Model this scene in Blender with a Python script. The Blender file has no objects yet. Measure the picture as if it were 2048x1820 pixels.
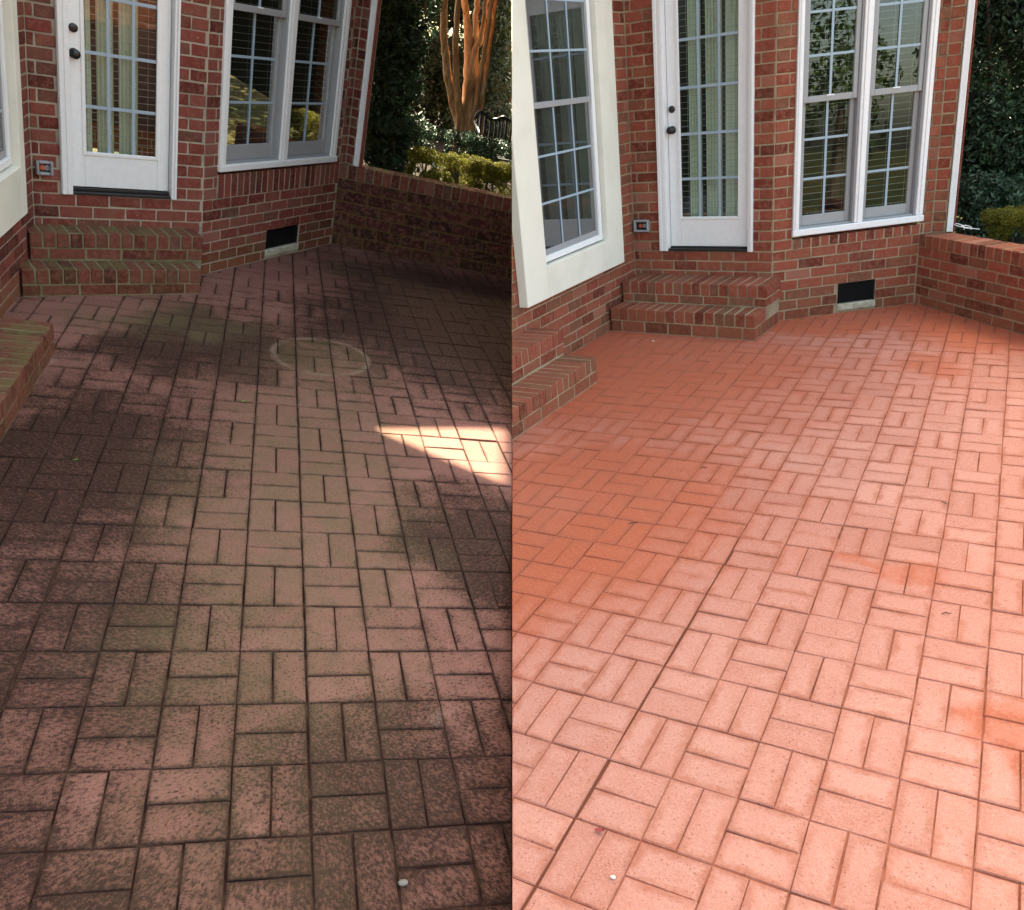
import bpy, bmesh, math, random
from mathutils import Vector, Matrix
random.seed(7)
R_ = math.radians
scene = bpy.context.scene
COL = scene.collection

# ------------------------------------------------------------------ camera
# The photograph is a before/after pair: two pictures of a patio side by side.
# Both are built as whole, rigid, full-size places, each standing on its own side of a shared party plane.
F_PX = 1700.0                       # focal length in pixels of the 2048-pixel-wide photograph
CAM = Vector((0, 0, 2.0)); CAM_TILT = 24.3

def axes(tilt, yaw, roll):          # camera right, down, forward in a frame with z up and y ahead
    t, y, r = R_(tilt), R_(yaw), R_(roll)
    f0 = Vector((math.sin(y), math.cos(y), 0)); rt = Vector((math.cos(y), -math.sin(y), 0)); up = Vector((0, 0, 1))
    f = f0*math.cos(t) - up*math.sin(t); d = -(up*math.cos(t) + f0*math.sin(t))
    return (rt*math.cos(r) + d*math.sin(r), d*math.cos(r) - rt*math.sin(r), f)

def rows(a): return Matrix((a[0], a[1], a[2]))
RW = rows(axes(CAM_TILT, 0, 0))
cd = bpy.data.cameras.new('camera'); cam = bpy.data.objects.new('camera', cd); COL.objects.link(cam)
cd.sensor_fit = 'HORIZONTAL'; cd.sensor_width = 36; cd.lens = 36*F_PX/2048; cd.clip_start = .05; cd.clip_end = 2000
cam.matrix_world = Matrix.Translation(CAM) @ Matrix((RW[0], -RW[1], -RW[2])).transposed().to_4x4()
scene.camera = cam

# ------------------------------------------------------------------ sky, sun, exposure
SUN_EL, SUN_AZ = 52.0, .4         # azimuth measured from straight ahead, positive to the right
w = bpy.data.worlds.new('World'); scene.world = w; w.use_nodes = True
wn = w.node_tree; sky = wn.nodes.new('ShaderNodeTexSky'); sky.sky_type = 'NISHITA'; sky.sun_disc = False
sky.sun_elevation = R_(SUN_EL); sky.sun_rotation = R_(SUN_AZ); sky.air_density = 1.0; sky.dust_density = 4.0; sky.ozone_density = .6
bg = wn.nodes['Background']; bg.inputs['Strength'].default_value = .15
wn.links.new(sky.outputs[0], bg.inputs[0])
sd = bpy.data.lights.new('sun', 'SUN'); sd.energy = 5.0; sd.angle = R_(.5); sd.color = (1, .985, .97)
sun = bpy.data.objects.new('sun', sd); COL.objects.link(sun)
az, el = R_(SUN_AZ), R_(SUN_EL)
TO_SUN = Vector((math.sin(az)*math.cos(el), math.cos(az)*math.cos(el), math.sin(el)))
sun.rotation_euler = TO_SUN.to_track_quat('Z', 'Y').to_euler(); sun.location = TO_SUN*30
vs = scene.view_settings; vs.view_transform = 'Standard'; vs.look = 'None'; vs.gamma = 1; vs.use_curve_mapping = False
vs.exposure = 2.7
vs.use_white_balance = True; vs.white_balance_temperature = 8600; vs.white_balance_tint = 0
scene.render.engine = 'CYCLES'
scene.cycles.use_denoising = True
scene.cycles.max_bounces = 8; scene.cycles.transparent_max_bounces = 12

# ------------------------------------------------------------------ the two places
FIT = {
 'L': dict(tyr=(25.954, 19.07, -12.62), C=(-.240, -2.202, 2.127), bx=.22763, by=.26076, sgn=-1,
   E=(-.6995, 4.5806), N=(-1.7259, 4.1205), W=(.3653, 6.0743), G=(1.9991, 5.6885), d1=.4246, d2=.2224, e1=-.1468, e2=-.0654,
   l1=-.1733, l2=-.0786, h1=.1828, h2=.3654, h3=.57, hg=.7483, hs=.7732, t0=.1695, t1=.9274, w0=.0811, w1=.9465, B=(.5142, 6.0377)),
 'R': dict(tyr=(22.673, -31.279, 6.189), C=(.897, -2.107, 1.908), bx=.19923, by=.24932, sgn=1,
   E=(-.7158, 4.8749), N=(-1.9346, 4.9876), W=(.2851, 5.5888), G=(1.0434, 4.7708), d1=.5697, d2=.3296, e1=.0662, e2=.071,
   l1=.0366, l2=.0328, h1=.2008, h2=.3746, h3=.57, hg=.57, hs=.6732, t0=.2482, t1=1.0617, w0=.1269, w1=1.002, B=(.4868, 5.6444)),
}
class Place: pass
def make_place(k):
    p = Place(); d = FIT[k]; p.key = k
    for a, b in d.items(): setattr(p, a, Vector(b) if a in 'ENWGB' else b)
    p.C = Vector(d['C']); p.R = rows(axes(*d['tyr']))
    p.M = Matrix.Translation(CAM) @ (RW.transposed() @ p.R).to_4x4() @ Matrix.Translation(-p.C)
    p.objs = []                      # every mesh object with its matrix in the place's own frame
    p.dirty = k == 'L'
    p.sun = p.M.to_3x3().inverted() @ TO_SUN
    return p
def ray(p, u, v): return p.R.transposed() @ Vector(((u-1024)/F_PX, (v-910)/F_PX, 1))
def floor_at(p, u, v, z=0.0):
    d = ray(p, u, v); return p.C + d*((z-p.C.z)/d.z)
def on_plane(p, u, v, A, n):         # where the line of sight through a pixel meets an upright plane
    d = ray(p, u, v); n = Vector((n[0], n[1], 0)); A = Vector((A[0], A[1], 0))
    return p.C + d*((A-p.C).dot(n)/d.dot(n))
def project(p, P):
    q = p.R @ (Vector(P)-p.C)
    return (1024+F_PX*q.x/q.z, 910+F_PX*q.y/q.z, q.z) if q.z > .05 else (9e9, 9e9, q.z)
PL, PR = make_place('L'), make_place('R')

# ------------------------------------------------------------------ object helpers
PF = {}                              # object -> matrix in its place's frame
def link(o): COL.objects.link(o); return o
def tag(o, label=None, cat=None, group=None, kind=None):
    if label: o['label'] = label
    if cat: o['category'] = cat
    if group: o['group'] = group
    if kind: o['kind'] = kind
    return o
def attach(p, o, m, parent=None):
    PF[o] = m
    if parent is None: o.matrix_basis = p.M @ m
    else:
        o.parent = parent; o.matrix_basis = PF[parent].inverted() @ m
    if o.type == 'MESH': p.objs.append(o)
    return o
def empty(p, name, base, label=None, cat=None, group=None):
    o = link(bpy.data.objects.new(name, None)); o.empty_display_size = .1
    attach(p, o, Matrix.Translation(base)); return tag(o, label, cat, group)
def mesh_of(name, verts, faces, mat=None, smooth=False):
    me = bpy.data.meshes.new(name); me.from_pydata([tuple(v) for v in verts], [], faces); me.update()
    if mat: me.materials.append(mat)
    if smooth: me.polygons.foreach_set('use_smooth', [True]*len(me.polygons))
    return me
class MB:                            # gathers solids in place coordinates into ONE mesh
    def __init__(s): s.v = []; s.f = []; s.t = []
    def solid(s, vs, fs):
        o = len(s.v); s.v += [Vector(x) for x in vs]; s.f += [tuple(i+o for i in f) for f in fs]; return s
    def build(s, p, name, mat, parent=None, smooth=False, base=None):
        if base is None:
            lo = Vector([min(v[i] for v in s.v) for i in range(3)]); hi = Vector([max(v[i] for v in s.v) for i in range(3)])
            base = Vector(((lo.x+hi.x)/2, (lo.y+hi.y)/2, lo.z))
        me = mesh_of(name, [v-base for v in s.v], s.f, mat, smooth)
        o = link(bpy.data.objects.new(name, me)); return attach(p, o, Matrix.Translation(base), parent)
    def cbox(s, fr, a0, a1, d0, d1, z0, z1, ch=.003):   # chamfered box in a wall frame: along, outward, up
        if a1 < a0: a0, a1 = a1, a0
        if d1 < d0: d0, d1 = d1, d0
        ch = min(ch, (a1-a0)*.3, (d1-d0)*.3, (z1-z0)*.3)
        vs = []
        for i, x in enumerate((a0, a1)):
            for j, y in enumerate((d0, d1)):
                for k, z in enumerate((z0, z1)):
                    sx, sy, sz = (1-2*i)*ch, (1-2*j)*ch, (1-2*k)*ch
                    vs += [fr.pt(x, y+sy, z+sz), fr.pt(x+sx, y, z+sz), fr.pt(x+sx, y+sy, z)]
        return s.solid(vs, CH_FACES)
    def tube(s, pts, rad, seg=8, cap=True):
        n = len(pts); pts = [Vector(q) for q in pts]; o = len(s.v)
        rads = rad if isinstance(rad, (list, tuple)) else [rad]*n
        side = None
        for i, q in enumerate(pts):
            t = (pts[min(i+1, n-1)]-pts[max(i-1, 0)]).normalized()
            if side is None: side = t.orthogonal().normalized()
            side = (side - t*side.dot(t)).normalized(); b = t.cross(side)
            for k in range(seg):
                a = 2*math.pi*k/seg; s.v.append(q+(side*math.cos(a)+b*math.sin(a))*rads[i])
        for i in range(n-1):
            for k in range(seg):
                k2 = (k+1) % seg; s.f.append((o+i*seg+k, o+i*seg+k2, o+(i+1)*seg+k2, o+(i+1)*seg+k))
        if cap:
            s.f.append(tuple(o+k for k in reversed(range(seg)))); s.f.append(tuple(o+(n-1)*seg+k for k in range(seg)))
        return s
    def lathe(s, fr, a, z, prof, seg=20):  # turned shape whose axis points outward from a wall
        o = len(s.v)
        for d, r in prof:
            for k in range(seg):
                an = 2*math.pi*k/seg; s.v.append(fr.pt(a+r*math.cos(an), d, z+r*math.sin(an)))
        for i in range(len(prof)-1):
            for k in range(seg):
                k2 = (k+1) % seg; s.f.append((o+i*seg+k, o+i*seg+k2, o+(i+1)*seg+k2, o+(i+1)*seg+k))
        s.f.append(tuple(o+(len(prof)-1)*seg+k for k in range(seg))); return s
def _chf():
    idx = lambda i, j, k, m: ((i*2+j)*2+k)*3+m
    F = []
    for i in (0, 1):
        F.append([idx(i, 0, 0, 0), idx(i, 1, 0, 0), idx(i, 1, 1, 0), idx(i, 0, 1, 0)][::1 if i else -1])
        F.append([idx(0, i, 0, 1), idx(1, i, 0, 1), idx(1, i, 1, 1), idx(0, i, 1, 1)][::-1 if i else 1])
        F.append([idx(0, 0, i, 2), idx(1, 0, i, 2), idx(1, 1, i, 2), idx(0, 1, i, 2)][::1 if i else -1])
    for j in (0, 1):
        for k in (0, 1):
            F.append([idx(0, j, k, 1), idx(1, j, k, 1), idx(1, j, k, 2), idx(0, j, k, 2)])
            F.append([idx(j, 0, k, 0), idx(j, 1, k, 0), idx(j, 1, k, 2), idx(j, 0, k, 2)])
            F.append([idx(j, k, 0, 0), idx(j, k, 1, 0), idx(j, k, 1, 1), idx(j, k, 0, 1)])
    for i in (0, 1):
        for j in (0, 1):
            for k in (0, 1): F.append([idx(i, j, k, 0), idx(i, j, k, 1), idx(i, j, k, 2)])
    return [tuple(f) for f in F]
CH_FACES = _chf()
class Frame:                         # wall frame: A -> B seen left to right, n points at the viewer
    def __init__(s, A, B):
        s.A = Vector((A[0], A[1])); s.B = Vector((B[0], B[1])); s.u = (s.B-s.A).normalized(); s.len = (s.B-s.A).length
        s.n = Vector((s.u.y, -s.u.x)); s.ang = math.atan2(s.u.y, s.u.x)
    def pt(s, a, d, z):
        q = s.A+s.u*a+s.n*d; return Vector((q.x, q.y, z))
    def hit(s, p, u, v, d=0.0):      # pixel -> (along, z) on the plane lying d in front of the wall
        P = on_plane(p, u, v, s.A+s.n*d, s.n); return ((P.to_2d()-s.A).dot(s.u), P.z)

# shared brick meshes
_bc = {}
def brick_mesh(l, d, h, mat, ch=.004):
    key = (round(l, 2), round(d, 2), round(h, 2), mat.name, random.randrange(4))
    if key not in _bc:
        mb = MB(); fr = Frame((0, 0), (1, 0))
        mb.cbox(fr, -l/2, l/2, -d/2, d/2, -h/2, h/2, ch)
        vs = [v+Vector([random.uniform(-.0016, .0016) for _ in range(3)]) for v in mb.v]
        _bc[key] = (mesh_of('brick', vs, CH_FACES, mat), (l, d, h))
    return _bc[key]
def brick(p, parent, fr, a, d, z, l, dep, h, mat, name='brick', jit=1.0):
    me, dim = brick_mesh(l, dep, h, mat)
    o = link(bpy.data.objects.new(name, me))
    m = Matrix.Translation(fr.pt(a, d, z)) @ Matrix.Rotation(fr.ang+random.gauss(0, .006)*jit, 4, 'Z') @ Matrix.Rotation(random.gauss(0, .004)*jit, 4, 'Y') \
        @ Matrix.Rotation(random.choice((0, math.pi)), 4, 'Z') @ Matrix.Diagonal((l/dim[0], dep/dim[1], h/dim[2], 1))
    return attach(p, o, m, parent)
def in_view(p, P, mx=480, top=160):
    u, v, z = project(p, P)
    lo, hi = (0, 1024) if p.sgn < 0 else (1024, 2048)
    return lo-mx < u < hi+mx and -top < v < 1960
def brick_wall(p, root, name, A, B, z0, n, c, L, mat, mortar, openings=(), shift=0.0, ztop=None, joint=.0108, depth=.092, ext=(0, 0)):
    fr = Frame(A, B); ztop = ztop or z0+n*c
    ts = sorted({0.0, fr.len, *[min(max(x, 0), fr.len) for o in openings for x in (o[0], o[2])]})
    zs = sorted({z0-.06, ztop, *[min(max(x, z0-.06), ztop) for o in openings for x in (o[1], o[3])]})
    mb = MB()
    for i in range(len(ts)-1):
        for j in range(len(zs)-1):
            tm, zm = (ts[i]+ts[i+1])/2, (zs[j]+zs[j+1])/2
            if any(o[0] < tm < o[2] and o[1] < zm < o[3] for o in openings): continue
            mb.cbox(fr, ts[i]-(ext[0] if i == 0 else 0), ts[i+1]+(ext[1] if i == len(ts)-2 else 0), -.11, -.0045, zs[j], zs[j+1], 0.0)
    wall = mb.build(p, name, mortar, root)
    for k in range(n):
        za, zb = z0+k*c, z0+(k+1)*c; zm = (za+zb)/2
        cuts = [(o[0], o[2]) for o in openings if o[1] < zm < o[3]]
        spans = [(0.0, fr.len)]
        for a, b in cuts:
            spans = [s for q in spans for s in ((q[0], min(q[1], a)), (max(q[0], b), q[1])) if s[1]-s[0] > .02]
        off = shift + (L/2 if k % 2 else 0)
        for s0, s1 in spans:
            i = math.floor((s0-off)/L)
            while off+i*L < s1:
                x0, x1 = max(s0, off+i*L), min(s1, off+(i+1)*L); i += 1
                if x1-x0 < .03: continue
                jt = joint
                P = fr.pt((x0+x1)/2, 0, zm)
                if not in_view(p, P): continue
                brick(p, wall, fr, (x0+x1)/2, -depth/2+random.uniform(-.0015, .0025), zm, x1-x0-jt+random.uniform(-.002, .002), depth, c-joint+random.uniform(-.0015, .0015), mat)
    return fr, wall

# ------------------------------------------------------------------ materials
class NT:
    def __init__(s, name):
        s.m = bpy.data.materials.new(name); s.m.use_nodes = True; s.t = s.m.node_tree; s.b = s.t.nodes['Principled BSDF']
    def n(s, typ, ins=None, **kw):
        nd = s.t.nodes.new('ShaderNode'+typ)
        for k, v in kw.items(): setattr(nd, k, v)
        for k, v in (ins or {}).items(): s.put(nd.inputs[k], v)
        return nd
    def put(s, sock, v):
        if hasattr(v, 'is_linked') or hasattr(v, 'links'): s.t.links.new(v, sock)
        else:
            if sock.type == 'RGBA' and len(v) == 3: v = (*v, 1)
            sock.default_value = v
    def math(s, op, a, b=0.0, c=0.0, clamp=False):
        nd = s.n('Math', {0: a, 1: b, 2: c}, operation=op); nd.use_clamp = clamp; return nd.outputs[0]
    def mix(s, f, a, b, mode='MIX'):
        nd = s.n('Mix', data_type='RGBA', blend_type=mode); s.put(nd.inputs[0], f); s.put(nd.inputs[6], a); s.put(nd.inputs[7], b); return nd.outputs[2]
    def noise(s, vec, scale, detail=3.0, rough=.55, dist=0.0):
        return s.n('TexNoise', {'Vector': vec, 'Scale': scale, 'Detail': detail, 'Roughness': rough, 'Distortion': dist}).outputs[0]
    def step(s, x, lo, hi):          # smooth step
        nd = s.n('MapRange', {0: x, 1: lo, 2: hi}, interpolation_type='SMOOTHSTEP'); return nd.outputs[0]
    def coords(s, ob=None, typ='Object'):
        nd = s.n('TexCoord'); nd.object = ob; return nd.outputs[typ]
    def ell(s, vec, c, rx, ry, rot=0.0, soft=.35):     # 1 inside an ellipse on the ground, 0 outside
        mp = s.n('Mapping', {'Vector': vec, 'Location': (c[0], c[1], 0), 'Rotation': (0, 0, rot), 'Scale': (rx, ry, 1e6)}, vector_type='TEXTURE')
        ln = s.n('VectorMath', {0: mp.outputs[0]}, operation='LENGTH').outputs['Value']
        return s.step(ln, 1+soft, 1-soft)
    def bump(s, h, strength, dist=.004):
        nd = s.n('Bump', {'Height': h, 'Strength': strength, 'Distance': dist}); s.put(s.b.inputs['Normal'], nd.outputs[0])
    def out(s, col=None, rough=None, spec=None):
        if col is not None: s.put(s.b.inputs['Base Color'], col)
        if rough is not None: s.put(s.b.inputs['Roughness'], rough)
        if spec is not None: s.put(s.b.inputs['Specular IOR Level'], spec)
        return s.m
    def rnd(s):
        r = s.n('ObjectInfo').outputs['Random']; a = s.n('Attribute', attribute_name='tone').outputs['Fac']
        return s.math('FRACT', s.math('ADD', r, a))
    def ramp(s, x, stops, interp='LINEAR'):
        nd = s.n('ValToRGB', {0: x}); cr = nd.color_ramp; cr.interpolation = interp
        while len(cr.elements) < len(stops): cr.elements.new(.5)
        for e, (q, c) in zip(cr.elements, stops): e.position = q; e.color = (*c, 1)
        return nd.outputs[0]
def plain(name, col, rough=.5, spec=.5, nscale=0, namt=.1, metallic=0, bump=0):
    s = NT(name); c = col
    if nscale:
        v = s.coords(); n = s.noise(v, nscale, 4)
        c = s.mix(s.step(n, .35, .7), col, tuple(x*(1-namt) for x in col))
        if bump: s.bump(n, bump, .003)
    s.out(c, rough, spec); s.b.inputs['Metallic'].default_value = metallic; return s.m

GROUND = {}
def wall_brick(name, dirty, moss=0.0, dark=1.0):
    s = NT(name); g = s.n('NewGeometry').outputs['Position']; r = s.rnd()
    if dirty: stops = [(0, (.075, .016, .012)), (.18, (.15, .028, .021)), (.5, (.235, .052, .040)), (.78, (.215, .066, .046)), (.92, (.11, .046, .032)), (1, (.31, .105, .085))]
    else: stops = [(0, (.115, .024, .014)), (.18, (.21, .044, .026)), (.5, (.31, .072, .045)), (.78, (.27, .08, .045)), (.92, (.17, .07, .04)), (1, (.38, .135, .095))]
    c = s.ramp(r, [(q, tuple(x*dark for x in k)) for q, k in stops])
    n1 = s.noise(g, 26, 5, .65); n2 = s.noise(g, 140, 4, .7); n3 = s.noise(g, 7, 3)
    c = s.mix(s.step(n1, .42, .68), c, s.mix(.55, c, (.34, .12, .075) if not dirty else (.27, .10, .075)))
    c = s.mix(s.math('MULTIPLY', s.step(n2, .6, .72), .75), c, (.035, .014, .011))
    c = s.mix(s.math('MULTIPLY', s.step(s.noise(g, 60, 3), .66, .74), .45*min(1, dark**2)), c, (.42, .36, .30))
    zz = s.n('TexCoord'); GROUND.setdefault(name, []).append(zz); hz = s.n('SeparateXYZ', {0: zz.outputs['Object']}).outputs[2]
    low = s.math('MULTIPLY', s.step(s.math('SUBTRACT', hz, s.math('MULTIPLY', n3, .35)), .12, -.12), s.step(n2, .38, .58))
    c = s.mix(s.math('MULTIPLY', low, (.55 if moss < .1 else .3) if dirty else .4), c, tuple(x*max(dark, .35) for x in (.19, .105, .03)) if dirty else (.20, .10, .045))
    if moss:
        nz = s.n('SeparateXYZ', {0: s.n('NewGeometry').outputs['Normal']}).outputs[2]
        up = s.step(nz, .35, .8)
        mm = s.math('MULTIPLY', s.step(s.math('ADD', s.math('MULTIPLY', n3, .75), s.math('MULTIPLY', s.noise(g, 17, 4, .7), .45)), .48, .72), s.math('ADD', s.math('MULTIPLY', up, moss), moss*.16), clamp=True)
        c = s.mix(mm, c, s.mix(n2, (.055, .048, .017), (.23, .18, .075)))
    else: c = s.mix(s.math('MULTIPLY', s.step(n3, .5, .75), .35), c, (.20, .12, .07))
    s.bump(s.math('ADD', n1, s.math('MULTIPLY', n2, .7)), 1.0, .007)
    return s.out(c, .85, .25)
def mortar_mat(name, col):
    s = NT(name); g = s.n('NewGeometry').outputs['Position']; n = s.noise(g, 60, 5, .7); n2 = s.noise(g, 5, 3)
    c = s.mix(n, tuple(x*.55 for x in col), col); c = s.mix(s.step(n2, .45, .7), c, tuple(x*.5 for x in col))
    s.bump(n, .8, .004); return s.out(c, .95, .1)

M = {}
M['brickL'] = wall_brick('weathered_red_brick', True)
M['brickLg'] = wall_brick('shade_darkened_brick', True, .2, .27)  # left garden wall brick, its shade put into a darker colour
M['stepL'] = wall_brick('mossy_step_brick', True, .68, .75); M['mortS'] = mortar_mat('mossy_step_mortar', (.27, .235, .14))
M['brickR'] = wall_brick('washed_red_brick', False)
M['stepR'] = wall_brick('washed_step_brick', False, .18)
M['mortL'] = mortar_mat('dirty_mortar', (.50, .42, .33)); M['mortR'] = mortar_mat('buff_mortar', (.46, .35, .23))
M['mortLg'] = mortar_mat('shaded_mossy_mortar', (.16, .10, .04))  # garden wall mortar, darkened in colour to stand for shade
M['white'] = plain('white_paint', (.80, .80, .81), .35, .5, 30, .05)
M['sash'] = plain('grey_white_vinyl', (.31, .31, .32), .4, .5, 12, .06)
M['sashdark'] = plain('grey_track', (.28, .28, .29), .5)  # side tracks, a slightly darker grey than the sashes
M['muntin'] = plain('pale_blue_grille', (.30, .39, .47), .4)
M['black'] = plain('black_metal', (.012, .012, .013), .35)
M['rubber'] = plain('black_threshold', (.010, .010, .011), .45)
M['brass'] = plain('tarnished_brass', (.4, .33, .2), .3, metallic=1)
M['stucco'] = None
s = NT('cream_stucco'); g = s.n('NewGeometry').outputs['Position']; n = s.noise(g, 160, 4, .7); n2 = s.noise(g, 3, 4)
s.bump(n, .5, .003); M['stucco'] = s.out(s.mix(s.step(n2, .4, .75), (.74, .71, .62), (.66, .63, .54)), .9, .2)
M['grey'] = plain('cast_grey_box', (.33, .34, .36), .45, .5, 40, .2)
M['orange'] = plain('orange_socket', (.55, .10, .05), .5); M['concrete'] = plain('pale_concrete', (.50, .46, .36), .9, .2, 25, .35, bump=.4)
M['dark_room'] = plain('dim_room', (.045, .042, .04), .9, .2); M['carpet'] = plain('room_floor', (.16, .11, .07), .8)
M['blind'] = plain('white_blind_slat', (.42, .42, .40), .6); M['curtain'] = plain('sage_curtain', (.82, .83, .68), .9, .2)
M['soil'] = plain('dark_mulch', (.035, .025, .018), 1, .1, 30, .5, bump=.8)
M['board'] = plain('painted_corner_board', (.80, .82, .84), .4, .5, 8, .06)
M['copper'] = plain('white_cable', (.75, .75, .76), .4)
def glass(name, k):
    s = NT(name); nd = s.t.nodes; nd.remove(s.b)
    gl = s.n('BsdfGlossy', {'Roughness': .0, 'Color': (.95, .97, 1)}); tr = s.n('BsdfTransparent', {'Color': (.86, .9, .9)})
    fr = s.n('Fresnel', {'IOR': 1.52}); f = s.math('MULTIPLY', fr.outputs[0], k, clamp=True)
    mx = s.n('MixShader', {0: f}); s.t.links.new(tr.outputs[0], mx.inputs[1]); s.t.links.new(gl.outputs[0], mx.inputs[2])
    s.t.links.new(mx.outputs[0], s.t.nodes['Material Output'].inputs[0]); return s.m
M['glass'] = glass('window_glass', .75); M['door_glass'] = glass('door_glass', .5); M['screen_glass'] = glass('screened_glass', .22)
def leaf(name, a, b, rough=.35, spec=.5, trans=.25):
    s = NT(name); at = s.n('Attribute', attribute_name='tone').outputs['Fac']
    c = s.ramp(at, [(0, a), (.55, b), (1, tuple(min(1, x*1.7) for x in b))]); s.out(c, rough, spec)
    tl = s.n('BsdfTranslucent', {'Color': c}); mx = s.n('MixShader', {0: trans})
    s.t.links.new(s.b.outputs[0], mx.inputs[1]); s.t.links.new(tl.outputs[0], mx.inputs[2]); s.t.links.new(mx.outputs[0], s.t.nodes['Material Output'].inputs[0])
    return s.m
M['holly'] = leaf('glossy_evergreen_leaf', (.014, .028, .014), (.032, .062, .028), .45, .4, .15)
M['privet'] = leaf('blue_green_leaf', (.014, .03, .016), (.035, .068, .036), .42, .4, .15)
M['box'] = leaf('yellow_green_leaf', (.06, .065, .010), (.15, .135, .02), .6, .2, .3)
M['farleaf'] = leaf('tree_leaf', (.02, .04, .012), (.05, .085, .022), .5, .3, .3)
s = NT('crape_myrtle_bark'); v = s.coords(); mp = s.n('Mapping', {'Vector': v, 'Scale': (14, 14, 2.2)}).outputs[0]
n = s.noise(mp, 1.6, 4, .6, .6); n2 = s.noise(v, 40, 3)
c = s.ramp(n, [(.32, (.17, .075, .035)), (.46, (.34, .165, .08)), (.6, (.47, .28, .16)), (.72, (.60, .46, .33))]); s.bump(n, .4, .006)
M['bark'] = s.out(c, .6, .3)
M['trunk'] = plain('grey_brown_bark', (.10, .075, .055), .9, .2, 20, .4)

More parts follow.
